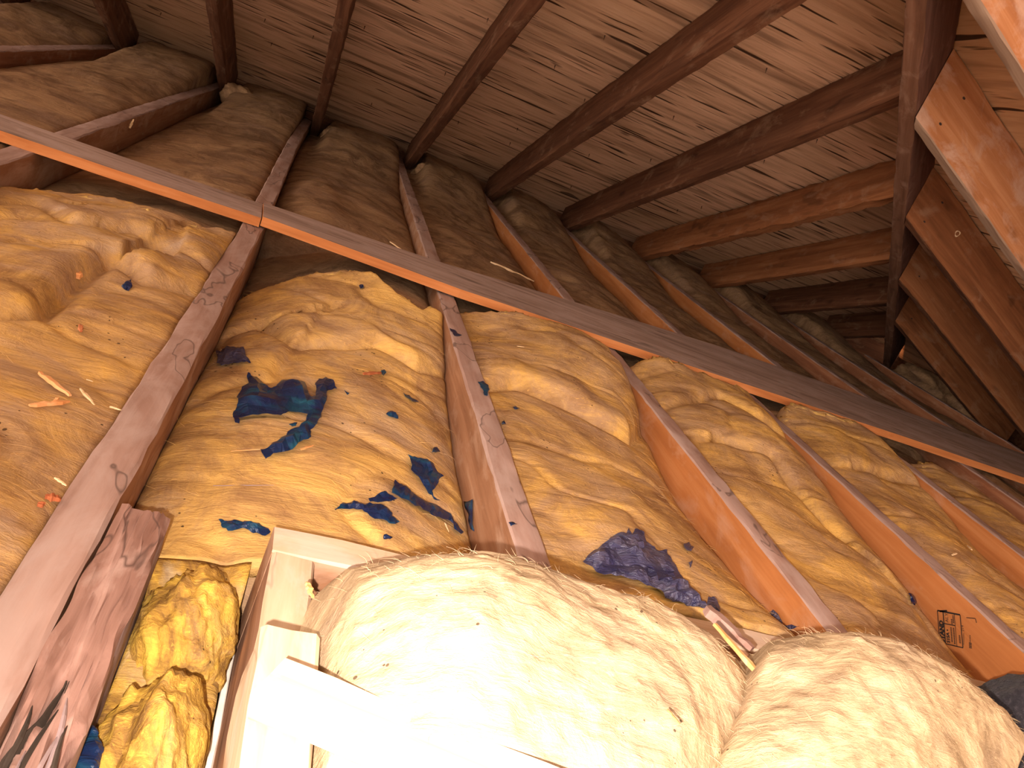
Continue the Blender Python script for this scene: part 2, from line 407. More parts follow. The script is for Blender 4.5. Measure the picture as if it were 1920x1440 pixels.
# hip rafter: right-hand bottom edge on Y = X + KH, along (1,1,-M2)
hx0, hx1 = -0.42, 3.12
hp = lambda x: Vector((x, x + KH, C2 - M2 * x + ZT))
hs = W                                       # towards (-1,1)
hip = beam('hip_rafter', hp(hx1), hp(hx0), W, 0.185, [M_HIP, M_HIPB], lambda s: 1 if s == 'bottom' else 0, seed=90, rough=0.002)
# local y of a beam running towards (-1,-1) is ez x ex = (.7,-.7): shift so that the section lies on the (-1,1) side
hip.matrix_world = Matrix.Translation(Vector((-hs * .7071, hs * .7071, 0))) @ hip.matrix_world
shade_auto(hip); tag(hip, 'dark hip rafter rising at the right where the two roof slopes meet', 'hip rafter')
KL = {-1: 'hip end jack rafter furthest forward, cut off at the right edge',
      0: 'orange jack rafter at the top right corner with grey underside',
      1: 'large orange jack rafter with whitish dust and nail holes nailed to the hip',
      2: 'brown jack rafter with a pale ring mark below the big orange one',
      3: 'dark brown jack rafter third down along the hip, below the one with the ring mark',
      4: 'nearly black jack rafter lowest beside the hip'}
for i in range(0, 5):
    y0 = 1.2743 + 0.4157 * i
    xa = y0 - KH + 0.002; xb = 3.30
    z = lambda x: C2 - M2 * x + ZT
    ht = 0.1588 / math.sqrt(1 + M2 * M2)
    # runs +X down the slope: local y points to +Y
    o = beam('jack_rafter', (xa, y0, z(xa)), (xb, y0, z(xb)), W, ht - 0.003, [M_JACK if i < 2 else M_RAFTO, M_JACKB if i < 2 else M_RAFT],
             lambda s: 1 if s == 'bottom' else 0, sh0=-M2, sh1=-M2, sk0=1.0 * math.sqrt(1 + M2 * M2), seed=70 + i, rough=0.0016)
    shade_auto(o); tag(o, KL[i], 'rafter', 'hip end jack rafters')
    if i == 2:                                # pale ring left on the face
        c = at_y(1795, 438, y0 - 0.0012); V = []; F = []
        for q in range(20):
            a = 2 * math.pi * q / 20
            for r in (0.0062, 0.0092 + 0.0012 * math.sin(3 * a)): V.append((r * math.cos(a), -0.0006, r * math.sin(a)))
        F = [(2 * q, 2 * q + 1, (2 * q + 3) % 40, (2 * q + 2) % 40) for q in range(20)]
        rm = link_mesh('ring_mark', V, F, [M_STRAW]); rm.parent = o; rm.matrix_parent_inverse = o.matrix_world.inverted(); rm.location = c; rm['label'] = 'pale ring mark'
    # nail holes and marks near the head, on the face turned to the camera
    ex = (o.matrix_world.to_3x3() @ Vector((1, 0, 0)))
    for q, (a, b) in enumerate(((0.05, 0.105), (0.055, 0.035)) if i < 3 else ((0.05, 0.06),)):
        vv = []; nn = 8
        for ring, d in ((0.0042, -0.0012), (0.0042, 0.003)):
            vv += [(a + ring * math.cos(2 * math.pi * s / nn), d, b + 0.6 * ring * math.sin(2 * math.pi * s / nn)) for s in range(nn)]
        ff = [tuple(range(nn)), tuple(range(nn, 2 * nn))[::-1]] + [(s, nn + s, nn + (s + 1) % nn, (s + 1) % nn) for s in range(nn)]
        nh = link_mesh('nail_head', vv, ff, [M_NAIL], parent=o)

# loose board lying across the joists, in two butted lengths
def board(name, back, front, z, th, mats, label, seed):
    n = 60; V = []; F = []; mi = []
    def lerp(P, t):
        xs = [q[0] for q in P]; x = xs[0] + (xs[-1] - xs[0]) * t
        return x, float(np.interp(x, xs, [q[1] for q in P]))
    for k in range(n + 1):
        t = k / n
        xb, yb = lerp(back, t); xf, yf = lerp(front, t)
        j = 0.0025 * float(vn(t * 26, 3, seed) - .5)
        for (x, y, zz) in ((xf, yf + j, z), (xf, yf + j, z + th), ((xf * 2 + xb) / 3, (yf * 2 + yb) / 3, z + th + .0005), ((xf + xb * 2) / 3, (yf + yb * 2) / 3, z + th + .0005), (xb, yb, z + th), (xb, yb, z)):
            V.append((x, y, zz + ZT + 0.003 * math.sin(3 * t + seed)))
    for k in range(n):
        for q in range(6):
            a = k * 6 + q; b = k * 6 + (q + 1) % 6
            F.append((a, b, b + 6, a + 6)); mi.append(1 if q in (0, 4, 5) else 0)
    F.append(tuple(range(6))[::-1]); F.append(tuple(n * 6 + q for q in range(6))); mi += [1, 1]
    c = V[len(V) // 2]; V = [(a - c[0], b - c[1], d - c[2]) for a, b, d in V]
    o = link_mesh(name, V, F, mats, mi, mw=Matrix.Translation(Vector(c)))
    tag(o, label, 'board', 'board lying across the joists'); return o
board('loose_board', [(-0.95, 1.70), (-0.58, 1.732), (-0.091, 1.767)], [(-0.93, 1.55), (-0.535, 1.606), (-0.0785, 1.640)], 0.003, 0.019, [M_STRIPT, M_STRIPE],
      'shorter left length of the weathered board laid across the joists, orange edge', 3)
board('loose_board', [(-0.089, 1.767), (0.313, 1.819), (0.75, 1.95), (1.214, 2.075), (1.853, 2.150), (2.75, 2.21)],
      [(-0.0765, 1.640), (0.15, 1.634), (0.337, 1.626), (0.949, 1.690), (1.686, 1.775), (2.70, 1.85)], 0.003, 0.019, [M_STRIPT, M_STRIPE],
      'long right length of the weathered board laid across the joists, running out right', 8)

# hatch framing in the foreground
def simple_beam(name, p0, p1, w, h, mats, pick, label, cat, **k):
    o = beam(name, p0, p1, w, h, mats, pick, **k); shade_auto(o)
    if label: tag(o, label, cat)
    return o
hy = lambda x: 0.625 + (x - 0.057) * 0.050
simple_beam('hatch_header', (0.057, hy(.057) - .038, 0), (1.108, hy(1.108) - .038, 0), 0.038, ZT, [M_PALE, M_BROWN], topside,
            'pale framing header across the ends of the cut joists behind the pale batts', 'framing timber', seed=5)
trim = simple_beam('hatch_trimmer', (0.057 + 0.036, 0.02, 0), (0.057 + 0.036, hy(.057) - .039, 0), 0.036, ZT, [M_PALE, M_PALES], topside,
            'framing trimmer on edge left of the pale batts, meeting the header at its corner', 'framing timber', seed=6)
# thin white plaster edge along the trimmer's foot
simple_beam('plaster_edge', (0.0565, 0.10, 0.050), (0.0565, 0.615, 0.022), 0.005, 0.010, [M_WHITE], lambda s: 0,
            'thin white plaster edge along the foot of the framing trimmer', 'plaster edge', seed=7)
# packing piece on the trimmer and the batten nailed over it
simple_beam('packing_block', (0.090, 0.03, ZT), (0.086, 0.418, ZT), 0.036, 0.062, [M_PALE, M_PALE], lambda s: 0,
            'overexposed pale block lying along the top of the framing trimmer', 'timber block', seed=8)
simple_beam('diagonal_batten', (0.050, 0.338, ZT + 0.064), (0.21, 0.252, ZT + 0.098), 0.034, 0.018, [M_PALE, M_PALE], lambda s: 0,
            'overexposed pale batten slanting over the big pale batt from the block', 'batten', seed=9)
# old timber beside the stained joist, its near end split and rotten
def rot_taper(t): return 1.0
old = simple_beam('old_timber', (-0.0275, 0.16, 0.035), (-0.0275, 0.600, 0.035), 0.0385, ZT - 0.034, [M_OLD, M_OLDS], topside,
            'weathered timber offcut with split rotten end lying beside the stained joist', 'timber offcut', seed=10, rough=0.0022, step=0.004, fine=True)
# rotten gouge: torn dark cavity pressed into the near top edge
me = old.data
for v in me.vertices:
    x, y, z = v.co
    if z > 0.09 and x < 0.28:
        n = float(fbm(x * 16 + 2, y * 190, 31, 3)); k = float(sstep(0.30, 0.17, x))
        v.co.z -= max(0.0, (0.006 + 0.060 * n)) * k
    if y < 0.012 and z > 0.03 and x < 0.2:
        v.co.y += max(0.0, 0.016 * float(vn(x * 40, z * 50, 33) - 0.2)) * float(sstep(0.22, 0.10, x))
for q, (xx, yy, ll, tilt, dk) in enumerate(((.17, .010, .085, .10, 0), (.19, .019, .07, .16, 1), (.15, .026, .09, .06, 0), (.20, .031, .05, .22, 1), (.21, .013, .05, .12, 0), (.185, .006, .06, .18, 1))):
    V = []; F = []
    for a in range(7):
        t = a / 6; w = 0.0013 * math.sin(math.pi * (0.12 + 0.85 * t)) + 0.0002; x = xx + ll * (t - .5); z = ZT - 0.034 - 0.006 + 0.012 * math.sin(t * 2.4) + tilt * ll * (t - .4) * .15 - 0.002; y = yy + 0.003 * math.sin(3 * t + q)
        V += [(x, y - w, z), (x, y + w, z), (x, y, z + w * 1.2)]
    for a in range(6):
        for j in range(3): F.append((a * 3 + j, a * 3 + 3 + j, a * 3 + 3 + (j + 1) % 3, a * 3 + (j + 1) % 3))
    F += [(0, 1, 2), (20, 19, 18)]
    sp = link_mesh('torn_fibre', V, F, [M_DARKBIT if dk else M_OLDS], parent=old); sp['label'] = 'dark rotten splinter' if dk else 'pale raised splinter'
V = []; F = []
for a in range(25):                                              # blackened hollow along the split
    t = a / 24; x = .12 + .13 * t; w = 0.0065 * math.sin(math.pi * min(1, t * 1.05)) * (0.7 + 0.6 * float(vn(t * 9, 1, 77))) + .0004
    for q in range(5):
        y = .0225 + (q - 2) / 2 * w + .004 * math.sin(5 * t); V.append((x, y, ZT - 0.034 - 0.0065 + 0.005 * abs(q - 2) / 2))
for a in range(24):
    for q in range(4): F.append((a * 5 + q, a * 5 + q + 1, a * 5 + 6 + q, a * 5 + 5 + q))
F = [f[::-1] for f in F]
hollow = link_mesh('rotten_hollow', V, F, [M_DARKBIT], parent=old); so_ = hollow.modifiers.new('t', 'SOLIDIFY'); so_.thickness = 0.001
hollow['label'] = 'blackened rotten hollow'

# ------------------------------------------------------------------ insulation batts
def hairs(parent, roots, mat, length, rad, seed, name='loose_fibres', flat=0.35):
    """curling glass fibres, far too many to count: one part of the batt"""
    r = random.Random(seed); V = []; F = []
    for (x, y, z) in roots:
        a = r.uniform(0, 2 * math.pi); L = length * r.uniform(.5, 1.6); el = r.uniform(-.1, 1.0) * flat; cu = r.uniform(-2.5, 2.5); n = 4; b = len(V)
        p = Vector((x, y, z - 0.0006))
        for q in range(n + 1):
            w = rad * (1 - .7 * q / n); sx, sy = -math.sin(a), math.cos(a)
            V += [p + Vector((sx * w, sy * w, 0)), p - Vector((sx * w, sy * w, 0)), p + Vector((0, 0, w * 1.5))]
            p = p + Vector((math.cos(a) * math.cos(el), math.sin(a) * math.cos(el), math.sin(el))) * (L / n); a += cu / n; el -= r.uniform(0, .25)
        for q in range(n):
            for j in range(3): F.append((b + q * 3 + j, b + q * 3 + (j + 1) % 3, b + q * 3 + 3 + (j + 1) % 3, b + q * 3 + 3 + j))
    o = link_mesh(name, V, F, [mat], parent=parent); o['kind'] = 'stuff'; return o
def interp(tab, y): return np.interp(y, [a for a, b in tab], [b for a, b in tab])
def pl_dist(x, y, pts):
    """signed distance to a polyline that runs across the bay; positive on its far side"""
    best = np.full(np.shape(x), 9.0); sg = np.ones(np.shape(x))
    for (ax, ay), (bx, by) in zip(pts[:-1], pts[1:]):
        dx, dy = bx - ax, by - ay; t = np.clip(((x - ax) * dx + (y - ay) * dy) / (dx * dx + dy * dy), 0, 1)
        d = np.hypot(x - ax - t * dx, y - ay - t * dy); s = np.sign((y - ay) * dx - (x - ax) * dy)
        m = d < best; best = np.where(m, d, best); sg = np.where(m, s, sg)
    return best * sg
def fold(pts, z=-0.04): return [tuple(at_z(px, py, z)[:2]) for px, py in pts]
NEAR = {
 0: dict(y0=0.12, L=[(0, -.03), (1.6, -.05)], R=[(0, -.006), (1.2, -.008), (1.6, -.004)], crown=0.018, end=[(-.474, 1.50), (-.40, 1.58), (-.30, 1.60), (-.20, 1.58), (-.106, 1.565)],
         folds=[(fold([(-120, 640), (60, 640), (150, 560), (200, 530), (262, 575), (330, 580), (420, 590)]), .022, .20, .016, .012),
                (fold([(-60, 380), (60, 395), (120, 460), (240, 480), (330, 520), (400, 560)]), .016, .12, .010, .010)], amp=1.0, mat=M_F0),
 1: dict(y0=0.12, L=[(.6, -.085), (.84, -.078), (1.24, -.10), (1.6, -.11)], R=[(.6, -.08), (1.05, -.079), (1.33, -.043), (1.49, -.012)], crown=0.050, end=[(-.067, 1.48), (0.0, 1.55), (.05, 1.605), (.15, 1.60), (.20, 1.52), (.25, 1.49), (.30, 1.53)],
         folds=[(fold([(380, 640), (440, 570), (500, 575), (548, 628), (600, 640), (700, 655), (780, 690), (860, 700)]), .018, .16, .016, .012),
                (fold([(240, 890), (330, 720), (420, 690), (520, 690), (560, 640)]), .012, .12, .008, .012)], amp=1.0, mat=M_F1),
 2: dict(y0=0.675, L=[(0, -.02), (2, -.03)], R=[(.7, -.041), (.96, -.074), (1.12, -.075), (1.34, -.046), (1.52, .002)], crown=0.030, end=[(.338, 1.72), (.45, 1.80), (.55, 1.82), (.65, 1.76), (.70, 1.70)],
         folds=[(fold([(860, 742), (950, 745), (1050, 785), (1120, 815), (1185, 835), (1215, 790)]), .030, .22, .016, .014)], amp=0.9, mat=M_F2),
 3: dict(y0=0.675, L=[(0, -.02), (2, -.03)], R=[(.7, -.09), (.87, -.082), (1.03, -.069), (1.2, -.049), (1.39, -.014), (1.6, .0)], crown=0.028, end=[(.744, 1.60), (.83, 1.70), (.95, 1.76), (1.05, 1.74), (1.11, 1.69)],
         folds=[(fold([(1225, 790), (1330, 780), (1420, 830), (1500, 860)]), .012, .12, .010, .012), (fold([(1330, 850), (1430, 880), (1520, 960), (1580, 1010)]), .014, .18, .012, .012)], amp=1.0, mat=M_F2),
 4: dict(y0=0.55, L=[(0, -.02), (2, -.03)], R=[(.7, -.05), (1.13, -.05), (1.25, -.05), (1.43, -.022), (1.6, .0)], crown=0.028, end=[(1.15, 1.60), (1.25, 1.72), (1.40, 1.80), (1.52, 1.79)],
         folds=[(fold([(1590, 900), (1680, 920), (1760, 940), (1830, 1000)]), .014, .15, .014, .012)], amp=1.0, mat=M_F2),
 5: dict(y0=0.80, L=[(0, -.02), (2, -.03)], R=[(0.7, -.05), (2, -.04)], crown=0.02, end=[(1.55, 1.65), (1.75, 1.74), (1.93, 1.72)], folds=[], amp=1.0, mat=M_F2),
}
def bay_x(i, y): return xr(i, y) + 0.0012, xr(i + 1, y) - W - 0.0012
def near_end(i, x):
    e = NEAR[i]['end']
    return np.minimum(np.interp(x, [a for a, b in e], [b for a, b in e]), board_front(x) + -0.012) + 0.030 * fbm(np.asarray(x) * 22, np.asarray(x) * 0 + i * 3.7, 60 + i, 3) + 0.018 * fbm(np.asarray(x) * 90, np.asarray(x) * 0 + i * 1.7, 66 + i, 2)
def board_front(x): return np.interp(x, [-.93, -.535, -.0785, .15, .337, .949, 1.686, 2.70], [1.55, 1.606, 1.640, 1.634, 1.626, 1.690, 1.775, 1.85])
def near_h(i, x, y):
    P = NEAR[i]; x = np.asarray(x, float); y = np.asarray(y, float)
    a, b = bay_x(i, y); u = np.clip((x - a) / (b - a), 0, 1)
    h = interp(P['L'], y) * (1 - u) + interp(P['R'], y) * u
    arch = np.clip(4 * u * (1 - u), 0, 1) ** 0.7
    h = h + P['crown'] * arch
    e = 0.30 + 0.70 * np.clip(arch * 1.3, 0, 1)
    A = P['amp'] * e
    wx = x + 0.03 * fbm(x * 5, y * 5, 5 + i); wy = y + 0.03 * fbm(x * 5 + 9, y * 5, 15 + i)
    h = h + A * (0.044 * fbm(wx * 5.0, wy * 4.2, 100 + 7 * i, 2) + 0.012 * fbm(wx * 11, wy * 11, 130 + 7 * i, 2) + 0.0035 * fbm(wx * 30, wy * 30, 160 + i, 3))
    rg = np.abs(fbm(wx * 4.0 + 3, wy * 8.0, 190 + i, 2)); h = h - A * 0.014 * np.exp(-(rg / 0.035) ** 2) * 0.35
    for pts, up, dec, cut, wd in P['folds']:
        d = pl_dist(x, y, pts)
        h = h + e * np.where(d > 0, up * np.exp(-d / dec) * (1 - np.exp(-np.abs(d) / 0.02)), 0) - e * cut * np.exp(-(d / wd) ** 2)
    return np.where(y > board_front(x) - 0.004, np.minimum(h, -0.006), h)
FARB = {-3: (-.05, -.05), -2: (-.05, -.05), -1: (-.045, -.012), 0: (-.080, -.015), 1: (-.055, -.040), 2: (-.03, -.055), 3: (-.03, -.06), 4: (-.03, -.06), 5: (-.03, -.06), 6: (-.03, -.06), 7: (-.03, -.06), 8: (-.05, -.05)}
def far_h(i, x, y):
    x = np.asarray(x, float); y = np.asarray(y, float)
    a, b = bay_x(i, y); u = np.clip((x - a) / (b - a), 0, 1); L, R = FARB[i]
    arch = np.clip(4 * u * (1 - u), 0, 1) ** 0.6
    h = L * (1 - u) + R * u + 0.026 * arch
    e = 0.3 + 0.7 * arch
    h = h + e * (0.030 * fbm(x * 4, y * 3.2, 300 + i, 2) + 0.012 * fbm(x * 14, y * 9, 330 + i, 2) + 0.005 * fbm(x * 50, y * 24, 360 + i, 2))
    if i == 1:                                # rolled fold lying beyond the board
        h = h + 0.035 * np.exp(-(((x - 0.00) / 0.06) ** 2 + ((y - 2.25) / 0.22) ** 2))
    h = h + sstep(2.9, 3.85, y) * 0.085 * sstep(0.11, 0.24, u)
    h = np.minimum(h, CL - M1 * y - 0.012)
    h = np.where((y < 2.4), np.minimum(h, -0.006), h)
    if i in NEAR:
        h = np.where(y < 1.9, np.minimum(h, np.maximum(near_h(i, x, np.minimum(y, 1.75)) - 0.022, -ZT + 0.010)), h)
    return np.maximum(h, -ZT + 0.008)
GX, GY = np.arange(-1.0, 2.4, 0.004), np.arange(0.4, 2.7, 0.004)
def raster():
    Xg, Yg = np.meshgrid(GX, GY, indexing='ij'); H = np.full(Xg.shape, -ZT)
    for i in range(-2, 6):
        a, b = bay_x(i, Yg); m = (Xg >= a - .002) & (Xg <= b + .002)
        if not m.any(): continue
        x, y = Xg[m], Yg[m]; h = far_h(i, x, y)
        if i in NEAR:
            n = (y >= NEAR[i]['y0']) & (y <= near_end(i, x)); h[n] = near_h(i, x[n], y[n])
        H[m] = h
    for i in range(-2, 7):
        r = xr(i, Yg); m = (Xg >= r - W) & (Xg <= r) & (Yg > (0.668 if i in (2, 3) else 0.1)); H[m] = 0.0
    return H
HMAP = raster()
def hit(px, py):
    d = ray(px, py); t = np.arange(0.3, 3.2, 0.0015); P = CAM[None, :] + t[:, None] * d[None, :]
    a = np.clip(((P[:, 0] - GX[0]) / 0.004).round().astype(int), 0, len(GX) - 1); b = np.clip(((P[:, 1] - GY[0]) / 0.004).round().astype(int), 0, len(GY) - 1)
    w = np.nonzero(P[:, 2] - ZT < HMAP[a, b])[0]
    return P[w[0]] if len(w) else at_z(px, py, -0.05)
def grid_solid(name, X, Y, Z, ZB, mat):
    n, m = X.shape; V = np.concatenate([np.stack([X, Y, Z], -1).reshape(-1, 3), np.stack([X, Y, ZB], -1).reshape(-1, 3)])
    o = n * m; F = []
    idx = lambda a, b: a * m + b
    for a in range(n - 1):
        for b in range(m - 1):
            q = (idx(a, b), idx(a, b + 1), idx(a + 1, b + 1), idx(a + 1, b))
            F.append(q); F.append(tuple(o + k for k in q[::-1]))
    for a in range(n - 1):
        for b, r in ((0, False), (m - 1, True)):
            q = (idx(a, b), idx(a + 1, b), o + idx(a + 1, b), o + idx(a, b)); F.append(q[::-1] if r else q)
    for b in range(m - 1):
        for a, r in ((0, True), (n - 1, False)):
            q = (idx(a, b), idx(a, b + 1), o + idx(a, b + 1), o + idx(a, b)); F.append(q[::-1] if r else q)
    F = [f[::-1] for f in F]
    return link_mesh(name, V, F, [mat], smooth=True)
FL = {-3: 'brown batt furthest left in the dark', -2: 'brown batt second from the far left, under the dark left rafters',
      -1: 'dim brown dusty batt at the upper left, left of the grey topped joist',
      0: 'dark brown batt beyond the loose board, left of the stained joist',
      1: 'dark brown batt with a rolled fold beyond the board, right of the stained joist',
      2: 'dark brown batt beyond the board, right of the middle joist with blue scraps',
      3: 'dark brown batt beyond the board, between the first two orange sided joists',
      4: 'dark batt beyond the board, right of the stamped joist',
      5: 'dark batt beyond the board, second bay right of the stamped joist',
      6: 'dark batt beyond the board, third bay right of the stamped joist',
      7: 'nearly black batt beside the hip corner', }
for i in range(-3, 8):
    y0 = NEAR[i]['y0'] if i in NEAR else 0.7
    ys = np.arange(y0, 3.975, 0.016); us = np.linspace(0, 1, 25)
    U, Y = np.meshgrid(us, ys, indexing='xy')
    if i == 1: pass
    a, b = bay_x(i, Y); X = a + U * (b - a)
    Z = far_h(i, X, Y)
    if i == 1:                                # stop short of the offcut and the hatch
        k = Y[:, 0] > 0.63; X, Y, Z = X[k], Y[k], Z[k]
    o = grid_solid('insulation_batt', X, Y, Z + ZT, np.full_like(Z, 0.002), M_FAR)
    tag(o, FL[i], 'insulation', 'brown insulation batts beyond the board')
NL = {0: 'dusty yellow fibreglass batt filling the bay left of the stained joist',
      1: 'bright yellow fibreglass batt with blue plastic scraps, between stained and middle joist',
      2: 'ochre fibreglass batt with pale bulge, right of the middle joist',
      3: 'ochre fibreglass batt between the two large orange sided joists',
      4: 'ochre fibreglass batt right of the stamped joist',
      5: 'ochre fibreglass batt at the right edge, second bay right of the stamped joist'}
for i, P in NEAR.items():
    us = np.linspace(0, 1, 62); vv = np.linspace(0, 1, 210)
    U, Vv = np.meshgrid(us, vv, indexing='xy')
    y0 = P['y0'] if i != 1 else 0.63
    a, b = bay_x(i, 1.4); xe = a + U * (b - a); Ye = near_end(i, xe)
    Y = y0 + (Ye - y0) * Vv
    a, b = bay_x(i, Y); X = a + U * (b - a)
    Z = near_h(i, X, Y)
    dist = Ye - Y
    lip = np.sqrt(np.clip(dist / 0.030, 0, 1)); B = far_h(i, X, Y) + 0.003
    B = np.maximum(B, -ZT + 0.011)
    Z = np.maximum(Z, B + 0.006)
    Z = B + (Z - B) * (0.25 + 0.75 * lip) + 0.006 * np.exp(-((dist - 0.03) / 0.03) ** 2)
    o = grid_solid('insulation_batt', X, Y, Z + ZT, B + ZT, P['mat'])
    tag(o, NL[i], 'insulation', 'yellow insulation batts before the board')
    rr = random.Random(900 + i); Zw = Z + ZT
    hairs(o, [(X[a, b], Y[a, b], Zw[a, b]) for a, b in ((rr.randrange(4, 206), rr.randrange(2, 60)) for q in range(700))], P['mat'], 0.022, 0.00022, 910 + i, flat=0.18)
    # torn tufts hanging out along the far edge
    V = []; F = []; m = 150; ue = np.linspace(0.02, 0.98, m)
    for q, u in enumerate(ue):
        k = min(61, int(u * 61)); x, y, z = X[203, k] , Y[203, k], Zw[203, k]
        jl = 0.004 + 0.024 * float(vn(q * .6, i, 970 + i)) ** 2; hz = -0.004 + 0.006 * float(vn(q * .5, i + 5, 980 + i))
        xx = float(np.interp(u, us, X[203])); yy = float(np.interp(u, us, Y[203])); zz = float(np.interp(u, us, Zw[203])); ze = float(np.interp(u, us, Zw[209]))
        V += [(xx, yy - .012, zz - .001), (xx, yy + jl * .5, zz - .001 + hz), (xx, yy + jl, zz - .004 + hz), (xx, yy + jl * .7, min(zz - .012, ze + .004)), (xx, yy - .01, min(zz - .010, ze + .004))]
    for q in range(m - 1):
        for j in range(5): F.append((q * 5 + j, q * 5 + (j + 1) % 5, q * 5 + 5 + (j + 1) % 5, q * 5 + 5 + j))
    F += [(4, 3, 2, 1, 0), tuple((m - 1) * 5 + j for j in range(5))]
    te = link_mesh('torn_edge', V, F, [M_TORN], parent=o, smooth=True); te['label'] = 'ragged paler torn edge'
# low batt between the old timber and the hatch trimmer
U, Vv = np.meshgrid(np.linspace(0, 1, 24), np.linspace(0, 1, 120), indexing='xy')
Y = 0.12 + 0.508 * Vv; xl_ = np.interp(Y, [0.12, 0.602, 0.606], [-0.0270, -0.0270, -0.066]); X = xl_ + U * (0.0475 - xl_)
Z = -0.084 + 0.030 * fbm(X * 14, Y * 11, 222, 3) + 0.010 * np.sqrt(U * (1 - U)); k_ = sstep(0.54, 0.628, Y); Z = Z * (1 - k_) + near_h(1, X, 0.632) * k_
o = grid_solid('insulation_batt', X, Y, Z + ZT, np.full_like(Z, 0.002), M_LUMP)
tag(o, 'low strip of yellow batt in the gap between the old timber and the hatch trimmer', 'insulation')

# pale batts heaped in the hatch
def pile(name, crest, yc, ymid, ry, base, label, seed, fixl=False, x_pad=0.012, droop=0.62, k=0.85):
    pts = np.array([at_y(px, py, yc) for px, py in crest]); xs, zs = pts[:, 0], pts[:, 2] - ZT
    xa, xb = xs[0] - x_pad, xs[-1] + x_pad
    U, Vv = np.meshgrid(np.linspace(0, 1, 130), np.linspace(0, 1, 110), indexing='xy')
    ynear = 0.05
    th = Vv * math.pi / 2
    back = ymid + ry * np.sin(th); front = ymid - (ymid - ynear) * (1 - Vv)
    crestz = np.interp(xa + U * (xb - xa), xs, zs)
    yy = np.linspace(ymid, ymid + ry, 60); cv = np.sqrt(np.clip(1 - ((yy - ymid) / ry) ** 2, 0, 1))
    hs = np.linspace(0.004, 0.40, 200); cz = CAM[2] - ZT
    el = ((base + hs[:, None] * cv[None, :] - cz) / yy[None, :]).max(1)      # how high each candidate stands against the camera
    H = np.interp((crestz - cz) / yc, el, hs)
    edge = np.clip(np.minimum(U, 1 - U) * (xb - xa) / 0.03, 0, 1)
    H = H * (0.15 + 0.85 * np.sqrt(edge))
    s_ = (ymid - front) / (ymid - ynear)
    Zb = base + H * np.cos(th); Zf = base + H * (1 - droop * s_ ** 1.3)
    Y = np.concatenate([front, back[1:]]); Z = np.concatenate([Zf, Zb[1:]]); UU = np.concatenate([U, U[1:]])
    f = np.minimum(Y / yc, 1.0) ** k
    la = np.full_like(Y, xa) if fixl else xa * f
    Xa = la + UU * (xb * f - la)
    n = 0.014 * fbm(Xa * 9, Y * 14, seed, 2) + 0.005 * fbm(Xa * 28, Y * 36, seed + 5, 2) + 0.004 * fbm(Xa * 90, Y * 110, seed + 9, 3)
    Z = Z + n * np.clip((Z - base) / 0.05, 0, 1)
    Y = Y + 0.006 * fbm(Xa * 40, Z * 40, seed + 13, 2) * np.clip((Y - ymid) * 20, 0, 1)
    Z = np.maximum(Z, -ZT + 0.01)
    o = grid_solid(name, Xa, Y, Z + ZT, np.full_like(Z, 0.002), M_PILE)
    tag(o, label, 'insulation', 'pale batts heaped in the hatch')
    # stray fibres standing off the fur
    hairs(o, [(Xa[a, b], Y[a, b], Z[a, b] + ZT) for a, b in ((r.randrange(30, Xa.shape[0] - 40), r.randrange(4, 126)) for r in [random.Random(seed + q) for q in range(1500)])], M_PILE, 0.010, 0.00016, seed)
    return o
pile('insulation_batt', [(545, 1170), (560, 1128), (600, 1090), (660, 1058), (760, 1036), (900, 1028), (1000, 1050), (1100, 1090), (1200, 1125), (1330, 1185), (1400, 1245), (1450, 1310), (1505, 1430)],
     0.50, 0.42, 0.150, -0.07, 'large overexposed pale batt bulging up in the foreground hatch', 400, fixl=True, x_pad=0.004)
pile('insulation_batt', [(1385, 1225), (1410, 1205), (1500, 1184), (1600, 1177), (1680, 1198), (1760, 1240), (1820, 1285), (1870, 1335), (1925, 1400)],
     0.545, 0.46, 0.115, -0.07, 'smaller pale batt humped at the lower right beside the overexposed one', 430)

# torn lumps between the old timber and the hatch trimmer
def blob(name, c, r, mat, label, cat, group=None, seed=0, amp=0.35, sub=5, flat=0.0):
    bm = bmesh.new(); bmesh.ops.create_icosphere(bm, subdivisions=sub, radius=1.0)
    for v in bm.verts:
        p = v.co.copy()
        n = float(fbm(p.x * 1.6 + p.z * 1.1 + 5, p.y * 1.6 - p.z * .8 + 5, seed, 2)) * 1.0 + 0.62 * float(fbm(p.x * 4 + p.z * 3, p.y * 4 + p.z * 2, seed + 3, 2)) + 0.26 * float(fbm(p.x * 16 + p.z * 9, p.y * 16 - p.z * 7, seed + 6, 2))
        s = 1 + amp * n
        v.co = Vector((p.x * r[0] * s, p.y * r[1] * s, p.z * r[2] * s))
        if flat and v.co.z < -flat: v.co.z = -flat + (v.co.z + flat) * 0.05
    me = bpy.data.meshes.new(name); bm.to_mesh(me); bm.free(); me.materials.append(mat)
    me.polygons.foreach_set('use_smooth', [True] * len(me.polygons))
    o = bpy.data.objects.new(name, me); COL.objects.link(o); o.location = c
    return tag(o, label, cat, group)
LG = 'torn yellow lumps beside the old timber'
blob('insulation_lump', (0.014, 0.560, 0.055), (0.038, 0.062, 0.056), M_LUMP, 'brownish yellow torn lump beside the end of the old timber', 'insulation', LG, 500, 0.40, flat=0.050)
blob('insulation_lump', (0.012, 0.425, 0.060), (0.034, 0.068, 0.062), M_LUMP, 'brightest yellow torn lump near the bottom edge beside the old timber', 'insulation', LG, 520, 0.40, flat=0.056)
